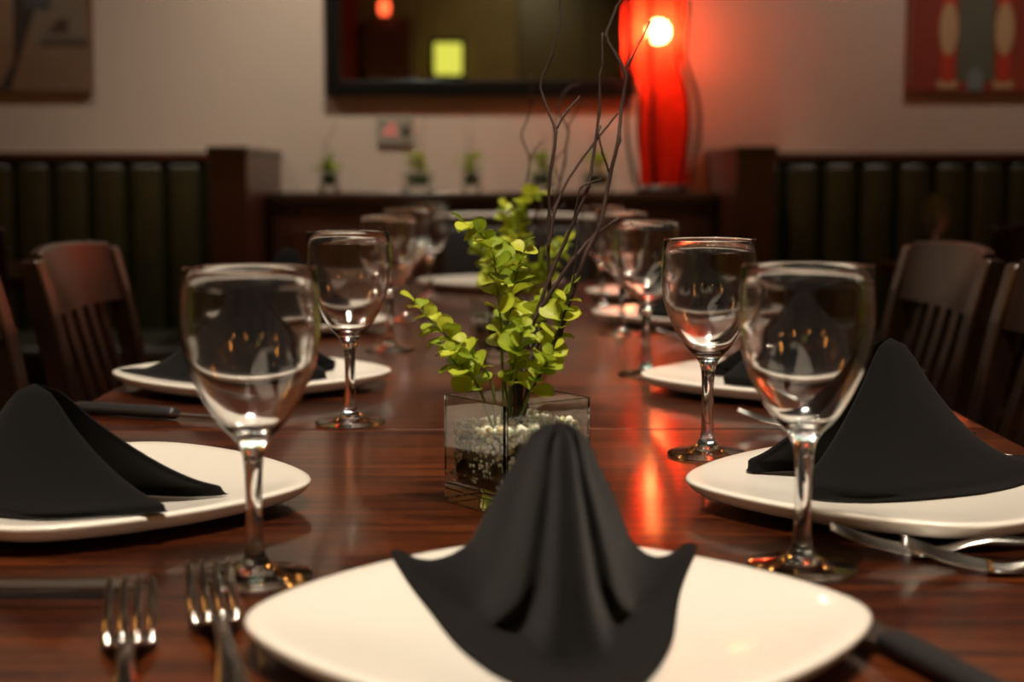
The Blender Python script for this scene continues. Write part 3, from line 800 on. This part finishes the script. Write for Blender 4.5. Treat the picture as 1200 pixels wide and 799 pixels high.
def make_plant(name, lab, loc, rz, seed, mirror=1, group=None, twig_k=1.0, stem_k=1.0, leaf_k=1.0, twig_m=1):
    rr = random.Random(seed)
    t = thing(name, lab, 'plant', loc, rz, group)
    for pts, n, ls in STEMS:
        P = spline([sk(605 + (x - 605) * mirror, 462 + (y - 462) * stem_k, d) for x, y, d in pts], 40)
        bm = bmesh.new(); tube(bm, P, [.0011 - .0006 * i / 39 for i in range(40)], 6); obj('stem', bm, M_STEM, t, True)
        for i in range(n):
            f = .30 + .70 * i / (n - 1); q = min(38, int(f * 39)); p = P[q]; tn = (P[q + 1] - P[q - 1]).normalized()
            base_a = rr.uniform(0, 6.28) + (i % 2) * 1.57
            for sgn in (0, math.pi):
                if i == n - 1 and sgn: continue
                a = base_a + sgn + rr.uniform(-.3, .3)
                s1 = tn.orthogonal().normalized(); s2 = tn.cross(s1)
                dv = (s1 * math.cos(a) + s2 * math.sin(a)) * 1.0 + tn * (rr.uniform(.35, .8) if i < n - 1 else 2)
                if p.z < VH + .004: dv.z = abs(dv.z) + .3
                dv.normalize()
                up = Vector((rr.uniform(-.6, .6), rr.uniform(-1.1, .2), 1)).normalized()
                sx = dv.cross(up).normalized(); uz = sx.cross(dv)
                sc_ = leaf_k * ls * rr.uniform(.66, 1.08) * (.62 + .55 * (1 - f) if f > .75 else 1)
                o = link_mesh('leaf', lm, t)
                o.matrix_local = Matrix.Translation(p) @ Matrix((sx, dv, uz)).transposed().to_4x4() @ Matrix.Scale(sc_, 4)
    for pts, r0, r1, d in TWIGS:
        m_ = len(pts)
        Q = [sk(605 + (x - 605) * twig_m, 462 + (y - 462) * twig_k, d * min(1, i / 3) + rr.uniform(-.003, .003)) for i, (x, y) in enumerate(pts)]
        P0 = spline(Q, (m_ - 1) * 5 + 1); n = len(P0)
        P = [P0[i] * .45 + (Q[min(i // 5, m_ - 2)].lerp(Q[min(i // 5, m_ - 2) + 1], (i - 5 * min(i // 5, m_ - 2)) / 5)) * .55 for i in range(n)]
        P = [p + Vector((rr.uniform(-.0003, .0003), 0, 0)) for p in P]
        bm = bmesh.new(); tube(bm, P, [(r0 + (r1 - r0) * i / (n - 1)) * (1.4 if i % 10 == 5 else 1) for i in range(n)], 6); obj('twig', bm, M_TWIG, t, True)
    return t
def make_fill(loc, rz, lab, seed, n=1000):
    rr = random.Random(seed); bm = bmesh.new(); a = VS - .0052
    ico = bmesh.new(); bmesh.ops.create_icosphere(ico, subdivisions=1, radius=1); ico.verts.index_update()
    vs = [v.co.copy() for v in ico.verts]; fs = [[v.index for v in f.verts] for f in ico.faces]; ico.free()
    for k in range(n):
        layer = rr.random()
        x, y = rr.uniform(-a, a) * .93, rr.uniform(-a, a) * .93
        if layer < .40: z = .0605 + rr.uniform(-.004, .003) + .003 * math.sin(x * 90)
        else:
            z = .060 - .040 * rr.random() ** 1.5
            e = rr.choice((-1, 1)) * a * .93
            if rr.random() < .5: x = e
            else: y = e
        r = rr.uniform(.0020, .0036)
        x = max(-a + r, min(a - r, x)); y = max(-a + r, min(a - r, y))
        vv = [bm.verts.new((x + c.x * r, y + c.y * r, z + c.z * r * .85)) for c in vs]
        for f in fs: bm.faces.new([vv[i] for i in f])
    o = obj('pebbles', bm, M_PEBBLE, None, True); o.location = loc; o.rotation_euler.z = rz
    return tag(o, lab, 'pebbles', None, 'stuff')
def make_moss(loc, rz, lab):
    b = boxb(-VS + .0065, VS - .0065, -VS + .0065, VS - .0065, .018, .055, bev=.006, seg=3)
    bmesh.ops.subdivide_edges(b, edges=b.edges[:], cuts=2, use_grid_fill=True)
    rr = random.Random(3)
    for v in b.verts: v.co += Vector((rr.uniform(-1, 1), rr.uniform(-1, 1), rr.uniform(-1, 1))) * .0012
    o = obj('moss_bed', b, M_SOIL, None, True); o.location = loc; o.rotation_euler.z = rz
    return tag(o, lab, 'moss')
vm = None
def vase(loc, rz, lab):
    global vm
    if vm is None: o = obj('glass_vase', vase_mesh(), M_VASEGLASS); vm = o.data
    else: o = link_mesh('glass_vase', vm)
    o.location = loc; o.rotation_euler.z = rz
    return tag(o, lab, 'vase', 'square glass vases')
V1 = (.013, 1.128, TZ + .0005); VR1 = R(36)
vase(V1, VR1, 'square clear glass vase of pebbles in the table centre, in focus')
make_fill(V1, VR1, 'cream and green pebbles filling the near glass vase', 11)
make_moss(V1, VR1, 'brown mossy bed inside the near glass vase')
make_plant('potted_plant', 'yellow-green leafy plant with tall bare twigs in near vase', V1, 0, 5, 1, 'table centre plants')
V2 = (.012, 2.03, TZ + .0005); VR2 = R(20)
vase(V2, VR2, 'blurred square glass vase behind the first plant')
make_fill(V2, VR2, 'pebbles in the blurred vase behind the first plant', 12, 600)
make_moss(V2, VR2, 'mossy bed in the blurred vase behind the first plant')
make_plant('potted_plant', 'blurred yellow-green plant behind the near centrepiece', V2, 0, 9, -1, 'table centre plants', .95, 1.10, 1.5, 1)
# small arrangements on the sideboard
SB = [(-.545, 'at the left end'), (-.262, 'second from the left'), (-.088, 'third from the left'), (.135, 'fourth from the left, behind the twigs'), (.315, 'rightmost, beside the red lamp')]
for i, (x, wd) in enumerate(SB):
    rr = random.Random(40 + i)
    t = thing('vase_plant', 'small leafy plant in glass on the sideboard, ' + wd, 'plant', (x, 4.93, SZ), rr.uniform(0, 1.5), 'small plants on the sideboard')
    hs = rr.uniform(.85, 1.0)
    if vm: v = link_mesh('vase', vm, t); v.scale = (.62, .62, .95) if i in (0, 2) else (.95, .95, .80)
    w_ = .62 if i in (0, 2) else .95
    obj('filling', boxb(-.028 * w_, .028 * w_, -.028 * w_, .028 * w_, .022, .058, bev=.004), mat('dark_green_fill', (.03, .05, .012), .9), t)
    bm = bmesh.new(); lb = leaf_mesh(); lb.verts.index_update(); lv = [v.co.copy() for v in lb.verts]; lf = [[v.index for v in f.verts] for f in lb.faces]; lb.free()
    for k in range(34):
        dv = Vector((rr.uniform(-1, 1), rr.uniform(-1, 1), rr.uniform(.1, 1.3))).normalized(); up = Vector((rr.uniform(-1, 1), rr.uniform(-1, 1), .5)); sx = dv.cross(up).normalized(); uz = sx.cross(dv)
        p = Vector((rr.gauss(0, .014), rr.gauss(0, .014), rr.uniform(.06, .115)))
        m4 = Matrix.Translation(p) @ Matrix((sx, dv, uz)).transposed().to_4x4() @ Matrix.Scale(1.1, 4)
        vv = [bm.verts.new(m4 @ c) for c in lv]
        for f in lf: bm.faces.new([vv[q] for q in f])
    o = obj('foliage', bm, M_LEAF, t, True); o['kind'] = 'stuff'
    for k in range(3):
        bx = rr.uniform(-.01, .01); bm = bmesh.new()
        tube(bm, spline([(bx, 0, .05), (bx + rr.uniform(-.02, .02), 0, .12), (bx + rr.uniform(-.05, .05), 0, rr.uniform(.17, .26))], 10), [.0013 - .00008 * q for q in range(10)], 5)
        obj('twig', bm, M_TWIG, t, True)
